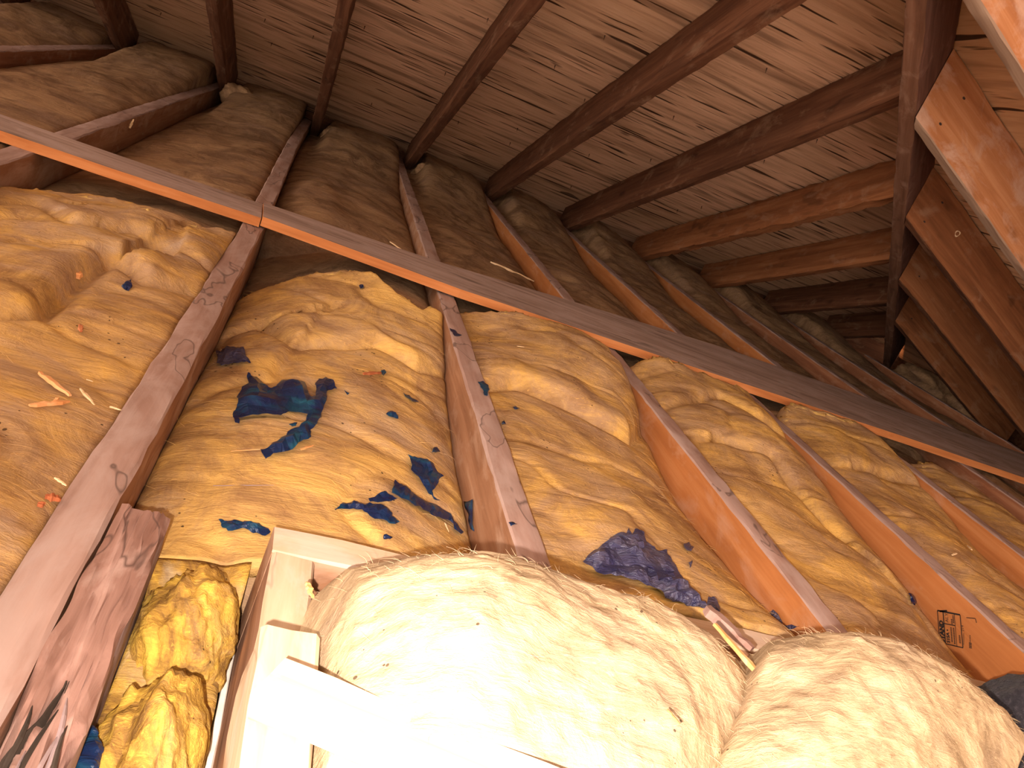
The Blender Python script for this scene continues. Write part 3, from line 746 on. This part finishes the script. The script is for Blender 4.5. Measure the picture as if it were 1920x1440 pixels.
# eave lumps
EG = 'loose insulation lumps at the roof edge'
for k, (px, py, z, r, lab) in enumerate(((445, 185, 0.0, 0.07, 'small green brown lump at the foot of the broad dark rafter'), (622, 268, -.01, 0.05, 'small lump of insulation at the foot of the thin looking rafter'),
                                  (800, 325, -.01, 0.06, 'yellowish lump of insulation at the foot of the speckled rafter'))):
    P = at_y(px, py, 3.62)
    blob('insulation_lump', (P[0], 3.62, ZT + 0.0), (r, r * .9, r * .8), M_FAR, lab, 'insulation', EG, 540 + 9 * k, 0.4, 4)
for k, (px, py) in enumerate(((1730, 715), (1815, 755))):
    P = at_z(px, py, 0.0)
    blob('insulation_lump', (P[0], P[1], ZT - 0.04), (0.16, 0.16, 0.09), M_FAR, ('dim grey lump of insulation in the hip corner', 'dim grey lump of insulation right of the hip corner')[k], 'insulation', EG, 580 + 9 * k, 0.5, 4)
# dark fleece at the lower right
P = at_y(1915, 1335, 0.60)
blob('dark_fleece', (P[0] + 0.02, 0.60, 0.10), (0.09, 0.06, 0.10), M_FELT, 'dark grey fuzzy fleece bundle at the lower right edge beside the smaller pale batt', 'cloth', None, 610, 0.20, 5, flat=0.098)

# ------------------------------------------------------------------ stamp on the orange joist
st = JOIST[4]
XS = float(xr(4, 0.9)) - W - 0.0016
def stamp_pt(cx, cy): return at_x(1700 + cx / 7.2, 1100 + cy / 7.2, XS)
O = stamp_pt(760, 825); U = stamp_pt(720, 380) - O; Vd = stamp_pt(525, 770) - O     # u: reading direction, v: letter tops
UL, VL = np.linalg.norm(U), np.linalg.norm(Vd); U = U / UL; Vd = Vd / VL
sv, sf = [], []
def quad(u0, v0, u1, v1, wd):
    d = np.array([u1 - u0, v1 - v0]); l = np.linalg.norm(d); n = np.array([-d[1], d[0]]) / l * wd / 2
    b = len(sv)
    for (u, v) in ((u0 + n[0], v0 + n[1]), (u1 + n[0], v1 + n[1]), (u1 - n[0], v1 - n[1]), (u0 - n[0], v0 - n[1])):
        sv.append(O + U * u + Vd * v)
    sf.append((b, b + 1, b + 2, b + 3))
lw = 0.0016
VT = VL * 1.34                               # the wide left column
for v, k in ((0, 1), (VL * .34, .6), (VL, 1.2), (VT, 1)): quad(0 if v < VT else UL * .25, v, UL, v, lw * k)
quad(0, 0, 0, VL, lw); quad(UL, 0, UL, VT, lw * 1.6); quad(UL * .63, VL * .34, UL * .63, VL, lw)
quad(UL * 1.05, VL * .75, UL * 0.99, VL * 1.2, lw * 1.8)
quad(UL * .95, -VL * .35, UL * .98, -VL * .85, lw * .7); quad(UL * .98, -VL * .85, UL * .85, -VL * .90, lw * .7)
quad(UL * .10, -VL * .06, UL * .46, -VL * .12, lw * .5)
def text(s, u, v, size, stretch=1.0, bold=0.0):
    cu = bpy.data.curves.new('t', 'FONT'); cu.body = s; cu.size = size; cu.offset = bold; cu.resolution_u = 2
    ob = bpy.data.objects.new('t', cu); COL.objects.link(ob)
    dg = bpy.context.evaluated_depsgraph_get(); mm = bpy.data.meshes.new_from_object(ob.evaluated_get(dg))
    b = len(sv)
    for q in mm.vertices: sv.append(O + U * (u + q.co.x * stretch) + Vd * (v + q.co.y))
    for q in mm.polygons: sf.append(tuple(b + k for k in q.vertices))
    bpy.data.objects.remove(ob); bpy.data.curves.remove(cu); bpy.data.meshes.remove(mm)
text('STAND', UL * .02, VL * 1.05, VL * .33, 1.0, 0.0007)
text('S1SA \u2022', UL * .05, VL * .74, VL * .24, 1.0, 0.0004)
text('ALY', UL * .68, VL * .72, VL * .26)
text('214', UL * .50, VL * .08 - VL * .22, VL * .2)
for (u0, u1, v) in ((.10, .52, .60), (.06, .56, .45), (.66, .80, .52), (.70, .92, .42), (.12, .36, .14)):
    u = u0
    while u < u1:
        quad(UL * u, VL * v, UL * (u + .028), VL * v, VL * .085); u += .042
u = .04
while u < .40:
    quad(UL * u, -VL * (.42 + .1 * u), UL * (u + .03), -VL * (.42 + .1 * u), VL * (.05 + .1 * (u < .2))); u += .045
c = O.copy(); 
so = link_mesh('grade_stamp', [p - c for p in sv], sf, [M_INK])
so.location = st.matrix_world.inverted() @ Vector(c)
so.rotation_euler = st.matrix_world.to_3x3().inverted().to_euler()
so.parent = st; so['label'] = 'black inked grade stamp'

# ------------------------------------------------------------------ blue plastic scraps
def jag(poly, amt, seed, it=2):
    r = random.Random(seed); P = list(poly)
    for k in range(it):
        Q = []
        for a, b in zip(P, P[1:] + P[:1]):
            Q.append(a); l = math.hypot(b[0] - a[0], b[1] - a[1])
            if l > 7: Q.append(((a[0] + b[0]) / 2 + r.uniform(-1, 1) * min(amt, l * .16), (a[1] + b[1]) / 2 + r.uniform(-1, 1) * min(amt, l * .16)))
        P = Q
    return P
def inside(x, y, P):
    c = False
    for (ax, ay), (bx, by) in zip(P, P[1:] + P[:1]):
        if (ay > y) != (by > y) and x < (bx - ax) * (y - ay) / (by - ay) + ax: c = not c
    return c
def scrap(poly, label, mat=None, lift=0.003, crumple=0.004, seed=0, amt=3.0, place=None, step=7, cat='plastic scrap', group='torn blue plastic scraps', name='plastic_scrap', fr=260):
    P = jag(poly, amt, seed); xs = [p[0] for p in P]; ys = [p[1] for p in P]
    big = max(max(xs) - min(xs), max(ys) - min(ys)); step = max(3.0, min(step, big / 6))
    pts = [Vector(p) for p in P]; n = len(pts)
    y = min(ys) + step / 2
    k = 0
    while y < max(ys):
        x = min(xs) + (step / 2 if k % 2 else step)
        while x < max(xs):
            if inside(x, y, P) and min(math.hypot(x - p[0], y - p[1]) for p in P) > step * .45: pts.append(Vector((x, y)))
            x += step
        y += step * .87; k += 1
    v2, e2, f2, *_ = geometry.delaunay_2d_cdt(pts, [(k, (k + 1) % n) for k in range(n)], [list(range(n))], 1, 1e-4)
    V = []
    for v in v2:
        Q = (place or hit)(v.x, v.y)
        a = float(fbm(Q[0] * fr * .25 + seed, Q[1] * fr * .25, 700 + seed, 2)) + abs(float(fbm(Q[0] * fr * .12 + 3, Q[1] * fr * .3 + seed, 710 + seed, 2))) * 1.2
        L = lift + crumple * max(0.0, a + 0.35) * min(1.0, 0.35 + min(math.hypot(v.x - q[0], v.y - q[1]) for q in P) / (2.0 * step))
        d = CAM - Q; d = d / np.linalg.norm(d)
        V.append(Q + (np.array([0, 0, 1.0]) * L if place is None else d * (L)))
    c = sum(V) / len(V)
    o = link_mesh(name, [q - c for q in V], f2, [mat or M_FILM], smooth=(crumple < 0.003), mw=Matrix.Translation(Vector(c)))
    so = o.modifiers.new('film', 'SOLIDIFY'); so.thickness = 0.0004; so.offset = 1
    tag(o, label, cat, group); return o
on_top = lambda z: (lambda px, py: at_z(px, py, z))
on_face = lambda i: (lambda px, py: at_x(px, py, float(xr(i, 1.0)) - W - 0.001))
scrap([(462, 707), (478, 715), (490, 730), (505, 738), (520, 728), (540, 722), (560, 724), (572, 738), (578, 752), (588, 752), (587, 730), (592, 722), (608, 714), (622, 722), (629, 736), (612, 740), (608, 762), (600, 792), (590, 806), (577, 818), (579, 830), (566, 834), (550, 848), (530, 858), (508, 862), (494, 872), (484, 855), (502, 848), (528, 830), (548, 814), (570, 798), (574, 786), (556, 780), (540, 780), (522, 790), (508, 786), (470, 788), (442, 796), (444, 808), (436, 806), (433, 786), (440, 772), (440, 755), (450, 735), (462, 730)],
      'largest crumpled blue plastic scrap with a curling tail, on the bright yellow batt', lift=0.005, crumple=0.015, seed=1, step=12, fr=150)
scrap([(402, 665), (418, 660), (436, 656), (454, 656), (460, 676), (468, 688), (450, 686), (420, 689), (404, 686)], 'dull dark blue rectangular scrap against the stained joist', M_FILMD, 0.004, 0.010, 2)
scrap([(763, 857), (775, 861), (799, 866), (812, 880), (830, 898), (820, 906), (816, 916), (808, 926), (810, 936), (823, 944), (812, 942), (800, 930), (786, 908), (768, 886)], 'teal blue leaf shaped scrap with ragged right edge, near the middle joist', lift=0.004, crumple=0.006, seed=3)
scrap([(738, 905), (746, 914), (762, 922), (780, 936), (800, 948), (826, 960), (846, 976), (867, 1004), (862, 1008), (840, 982), (812, 974), (790, 962), (764, 946), (732, 930)], 'long narrow dark blue strip slanting across the yellow batt', lift=0.004, crumple=0.006, seed=4)
scrap([(624, 962), (640, 950), (660, 946), (690, 950), (716, 956), (730, 966), (732, 976), (746, 986), (738, 990), (712, 980), (690, 974), (668, 962), (648, 962), (626, 965)], 'bright blue ragged strip below the small teal patch', lift=0.004, crumple=0.008, seed=5)
scrap([(687, 944), (704, 936), (720, 930), (732, 938), (741, 944), (722, 948), (690, 950)], 'small teal patch touching the top of the bright blue ragged strip', lift=0.006, crumple=0.004, seed=6)
scrap([(407, 981), (424, 984), (452, 987), (470, 987), (484, 988), (500, 1000), (504, 1006), (494, 1013), (478, 1006), (456, 1000), (424, 1004), (414, 996)], 'teal blue strip with frayed right end, left of the hatch corner', lift=0.004, crumple=0.008, seed=7)
scrap([(869, 940), (886, 936), (889, 996), (882, 992)], 'blue tapering scrap stuck to the side of the middle joist', place=on_face(2), lift=0.002, crumple=0.002, seed=8)
scrap([(1088, 1062), (1104, 1046), (1130, 1028), (1152, 1011), (1168, 1012), (1173, 998), (1180, 1012), (1186, 1000), (1194, 1003), (1203, 1008), (1208, 1022), (1226, 1038), (1245, 1040), (1256, 1060), (1276, 1094), (1296, 1118), (1318, 1144), (1320, 1146), (1321, 1131), (1331, 1132), (1345, 1156), (1310, 1152), (1282, 1146), (1250, 1134), (1225, 1112), (1190, 1100), (1150, 1092), (1112, 1082)],
      'largest dusty purple blue sheet behind the overexposed batt', M_FILMD, 0.005, 0.016, 9, step=9, fr=200)
scrap([(1441, 1150), (1449, 1143), (1462, 1158), (1468, 1172), (1498, 1174), (1480, 1184), (1462, 1188), (1448, 1180)], 'folded grey blue scrap standing against the orange sided joist by the header', M_FILMD, 0.003, 0.006, 10, place=lambda x, y: at_x(x, y, float(xr(3, 1.0)) - W - 0.006))
scrap([(226, 541), (234, 533), (245, 528), (247, 542), (240, 550), (230, 546)], 'small blue scrap alone on the dusty batt left of the stained joist', lift=0.003, crumple=0.006, seed=11)
scrap([(843, 615), (852, 618), (857, 624), (866, 628), (852, 629)], 'small black blue flake uppermost on the middle joist', place=on_top(0.001), lift=0.001, crumple=0.003, seed=12)
scrap([(896, 716), (906, 714), (916, 722), (918, 730), (914, 742), (908, 740), (904, 728)], 'dark blue flake curled over the right edge of the middle joist', place=on_top(0.001), lift=0.002, crumple=0.006, seed=13)
scrap([(755, 740), (766, 744), (776, 752), (784, 757), (772, 756)], 'thin dark flake left of the middle joist, upper of two close together', lift=0.003, crumple=0.003, seed=14)
scrap([(722, 780), (734, 775), (742, 782), (745, 790), (732, 786)], 'small dark blue curl below the thin dark flake, left of the middle joist', lift=0.003, crumple=0.006, seed=15)
scrap([(713, 698), (720, 696), (723, 702), (718, 708), (714, 704)], 'tiny blue speck beside a red splinter on the yellow batt', lift=0.003, crumple=0.003, seed=16)
scrap([(644, 735), (649, 739), (654, 741), (650, 744)], 'tiny dark flake just right of the largest crumpled scrap', lift=0.003, crumple=0.003, seed=17)
scrap([(540, 800), (548, 798), (556, 797), (553, 803), (546, 804)], 'tiny dark flake inside the curl of the largest crumpled scrap', lift=0.003, crumple=0.003, seed=18)
scrap([(812, 842), (818, 842), (824, 851), (808, 852)], 'tiny blue triangle above the leaf shaped scrap', lift=0.003, crumple=0.002, seed=19)
scrap([(717, 1008), (722, 1006), (735, 1012), (722, 1016), (717, 1016)], 'tiny blue triangle just above the pale hatch header', lift=0.003, crumple=0.002, seed=20)
scrap([(960, 766), (966, 764), (973, 769), (964, 771)], 'tiny grey blue flake upper right of the middle joist', lift=0.003, crumple=0.002, seed=21)
scrap([(939, 794), (944, 792), (947, 798), (940, 799)], 'tiny blue flake at the right foot of the middle joist', lift=0.003, crumple=0.002, seed=22)
scrap([(954, 979), (960, 978), (970, 982), (958, 986)], 'tiny violet flake low on the top of the middle joist', place=on_top(0.001), lift=0.001, crumple=0.002, seed=23)
scrap([(1280, 1023), (1290, 1020), (1299, 1030), (1294, 1037), (1284, 1033)], 'small grey blue flake in a pale ring, right of the purple sheet', M_FILMD, 0.003, 0.003, 24)
scrap([(1289, 1058), (1296, 1054), (1294, 1066), (1291, 1069)], 'tiny dark flake right of the purple sheet, lower of two', M_FILMD, 0.003, 0.002, 25)
scrap([(1700, 1116), (1706, 1118), (1716, 1134), (1712, 1140), (1704, 1128)], 'small blue scrap tucked at the foot of the stamped joist', lift=0.004, crumple=0.003, seed=26)
scrap([(148, 1400), (168, 1360), (182, 1366), (190, 1390), (195, 1402), (190, 1420), (180, 1445), (135, 1450)], 'blue sheet at the bottom edge between old timber and bright lump', lift=0.0, crumple=0.010, seed=27, place=lambda x, y: at_z(x, y, -0.045))
scrap([(672, 538), (680, 536), (681, 541), (675, 544)], 'tiny black flake high on the yellow batt, near the board', lift=0.003, crumple=0.003, seed=28)

# ------------------------------------------------------------------ splinters, chips and sticks
def splinter(a, b, wpx, label, mat, seed=0, z=0.003, place=None, group='wood splinters on the insulation', name='wood_splinter', rise=0.0):
    pl = place or hit
    A, B = Vector(pl(*a)), Vector(pl(*b)); A.z += z; B.z += z + rise
    d = (B - A); L = d.length; ex = d.normalized(); ez = Vector((0, 0, 1)); ey = ez.cross(ex).normalized(); ez = ex.cross(ey)
    w = wpx * L / max(1e-6, math.hypot(b[0] - a[0], b[1] - a[1])); r = random.Random(seed); n = 8; V = []; F = []
    for i in range(n + 1):
        t = i / n; k = w * (0.35 + 0.65 * math.sin(math.pi * min(1, .15 + t * .8))) * r.uniform(.75, 1.15); o = r.uniform(-.15, .15) * w
        for (yy, zz) in ((-.5, 0), (.5, 0), (.42, .45), (-.35, .55)):
            V.append(ex * (t * L) + ey * (k * yy + o) + ez * (k * zz + .0003))
    for i in range(n):
        for j in range(4): F.append((i * 4 + j, i * 4 + (j + 1) % 4, i * 4 + 4 + (j + 1) % 4, i * 4 + 4 + j))
    F += [(3, 2, 1, 0), (n * 4, n * 4 + 1, n * 4 + 2, n * 4 + 3)]
    o = link_mesh(name, V, F, [mat], mw=Matrix.Translation(A)); tag(o, label, 'splinter', group); return o
splinter((54, 768), (130, 760), 11, 'thick orange splinter lying flat, lower leg of the V left of the stained joist', M_CHIP, 1)
splinter((72, 706), (128, 756), 9, 'orange splinter slanting down, upper leg of the V left of the stained joist', M_CHIP, 2, rise=0.004)
splinter((99, 760), (108, 752), 4, 'small orange sliver standing on the V of splinters', M_CHIP, 3)
splinter((143, 527), (150, 516), 6, 'tiny pale orange chip on the dusty batt near the small blue scrap', M_CHIP, 4)
splinter((148, 615), (151, 628), 4, 'thin red brown sliver on the dusty batt above the pale patch', M_REDCHIP, 5)
splinter((160, 717), (173, 721), 3, 'short straw coloured sliver right of the V of splinters', M_STRAW, 6)
splinter((206, 769), (224, 775), 4, 'straw coloured sliver close to the left edge of the stained joist', M_STRAW, 7)
splinter((148, 735), (176, 765), 5, 'dull tan fibre stick below the V of splinters', M_STRAW, 8)
splinter((82, 940), (112, 944), 20, 'red brown flaky chip at the left edge of the stained joist', M_REDCHIP, 9)
splinter((96, 921), (118, 936), 5, 'pale splinter lying on the red brown flaky chip', M_STRAW, 10, z=0.012)
splinter((72, 958), (79, 950), 8, 'small dark red chip left of the flaky chip', M_REDCHIP, 11)
splinter((398, 916), (512, 915), 2.2, 'long thin brown stick lying across the yellow batt', M_OLDS, 12)
splinter((432, 851), (490, 847), 2.6, 'thin orange brown stick ending at the tail of the largest blue scrap', M_CHIP, 13)
splinter((680, 706), (714, 703), 4, 'red splinter lying beside the tiny blue speck', M_REDCHIP, 14)
splinter((562, 848), (586, 840), 3, 'short orange sliver right of the tail of the largest blue scrap', M_CHIP, 15)
splinter((730, 456), (756, 474), 4, 'pale straw stick on the brown batt just beyond the board', M_STRAW, 16)
splinter((920, 495), (1000, 530), 5, 'long tan splinter on the dark batt beyond the board, right of the middle joist', M_STRAW, 17)
splinter((968, 652), (982, 654), 1.6, 'tiny straw sliver on the ochre batt with pale bulge', M_STRAW, 18)
splinter((832, 985), (840, 1002), 2, 'pale sliver at the foot of the middle joist near the slanting strip', M_STRAW, 19)
splinter((243, 243), (250, 226), 4, 'pale splinter standing against the side of the grey topped joist', M_STRAW, 20, place=lambda x, y: at_x(x, y, float(xr(0, 2.4)) + 0.004))
splinter((1783, 1044), (1792, 1040), 1.1, 'straw sliver on the batt right of the stamped joist', M_STRAW, 21)
splinter((1813, 1027), (1820, 1034), 1.0, 'tiny straw sliver on the batt right of the stamped joist, upper one', M_STRAW, 22)
# split lath between the two pale batts
lz = on_top(0.055)
splinter((1318, 1150), (1405, 1225), 34, 'split grey lath sticking up between the two pale batts', M_OLD, 23, place=on_top(0.035), group='split laths between the pale batts', name='split_lath')
splinter((1335, 1178), (1440, 1300), 15, 'orange splintered lath lying in the gap between the two pale batts', M_CHIP, 24, place=on_top(0.075), group='split laths between the pale batts', name='split_lath')
splinter((1246, 1338), (1270, 1366), 6, 'dark brown sliver stuck on the overexposed pale batt', M_REDCHIP, 25, place=on_top(0.115), group='slivers on the pale batts')
splinter((1666, 1338), (1684, 1318), 5, 'orange brown sliver on the smaller pale batt', M_REDCHIP, 26, place=on_top(0.105), group='slivers on the pale batts')
splinter((630, 1299), (658, 1312), 6, 'brown sliver lying on the slanting overexposed batten', M_REDCHIP, 27, place=on_top(0.082), group='slivers on the pale batts')
splinter((574, 1100), (582, 1128), 9, 'orange splinter stuck beside the trimmer at the hatch corner', M_CHIP, 28, place=on_top(0.03), group='slivers on the pale batts')

# ------------------------------------------------------------------ roofing nails poking through the sheathing
bm = bmesh.new(); bmesh.ops.create_cone(bm, cap_ends=True, segments=6, radius1=0.0016, radius2=0.0003, depth=0.016)
nm = bpy.data.meshes.new('nail'); bm.to_mesh(nm); bm.free(); nm.materials.append(M_NAIL)
nr = random.Random(11); cnt = 0
nrm = Vector((0, -M1, -1)).normalized()
for row in range(14):
    y = 1.05 + row * 0.19
    for q in range(7):
        if cnt >= 96: break
        x = -0.75 + q * 0.36 + nr.uniform(-.14, .14); yy = y + nr.uniform(-.05, .05)
        if yy < x + KM + 0.1: continue
        o = bpy.data.objects.new('nail', nm); COL.objects.link(o)
        o.location = Vector((x, yy, zl(x, yy))) + nrm * 0.006
        o.rotation_euler = nrm.to_track_quat('Z', 'Y').to_euler()
        o.parent = ceil_l; cnt += 1
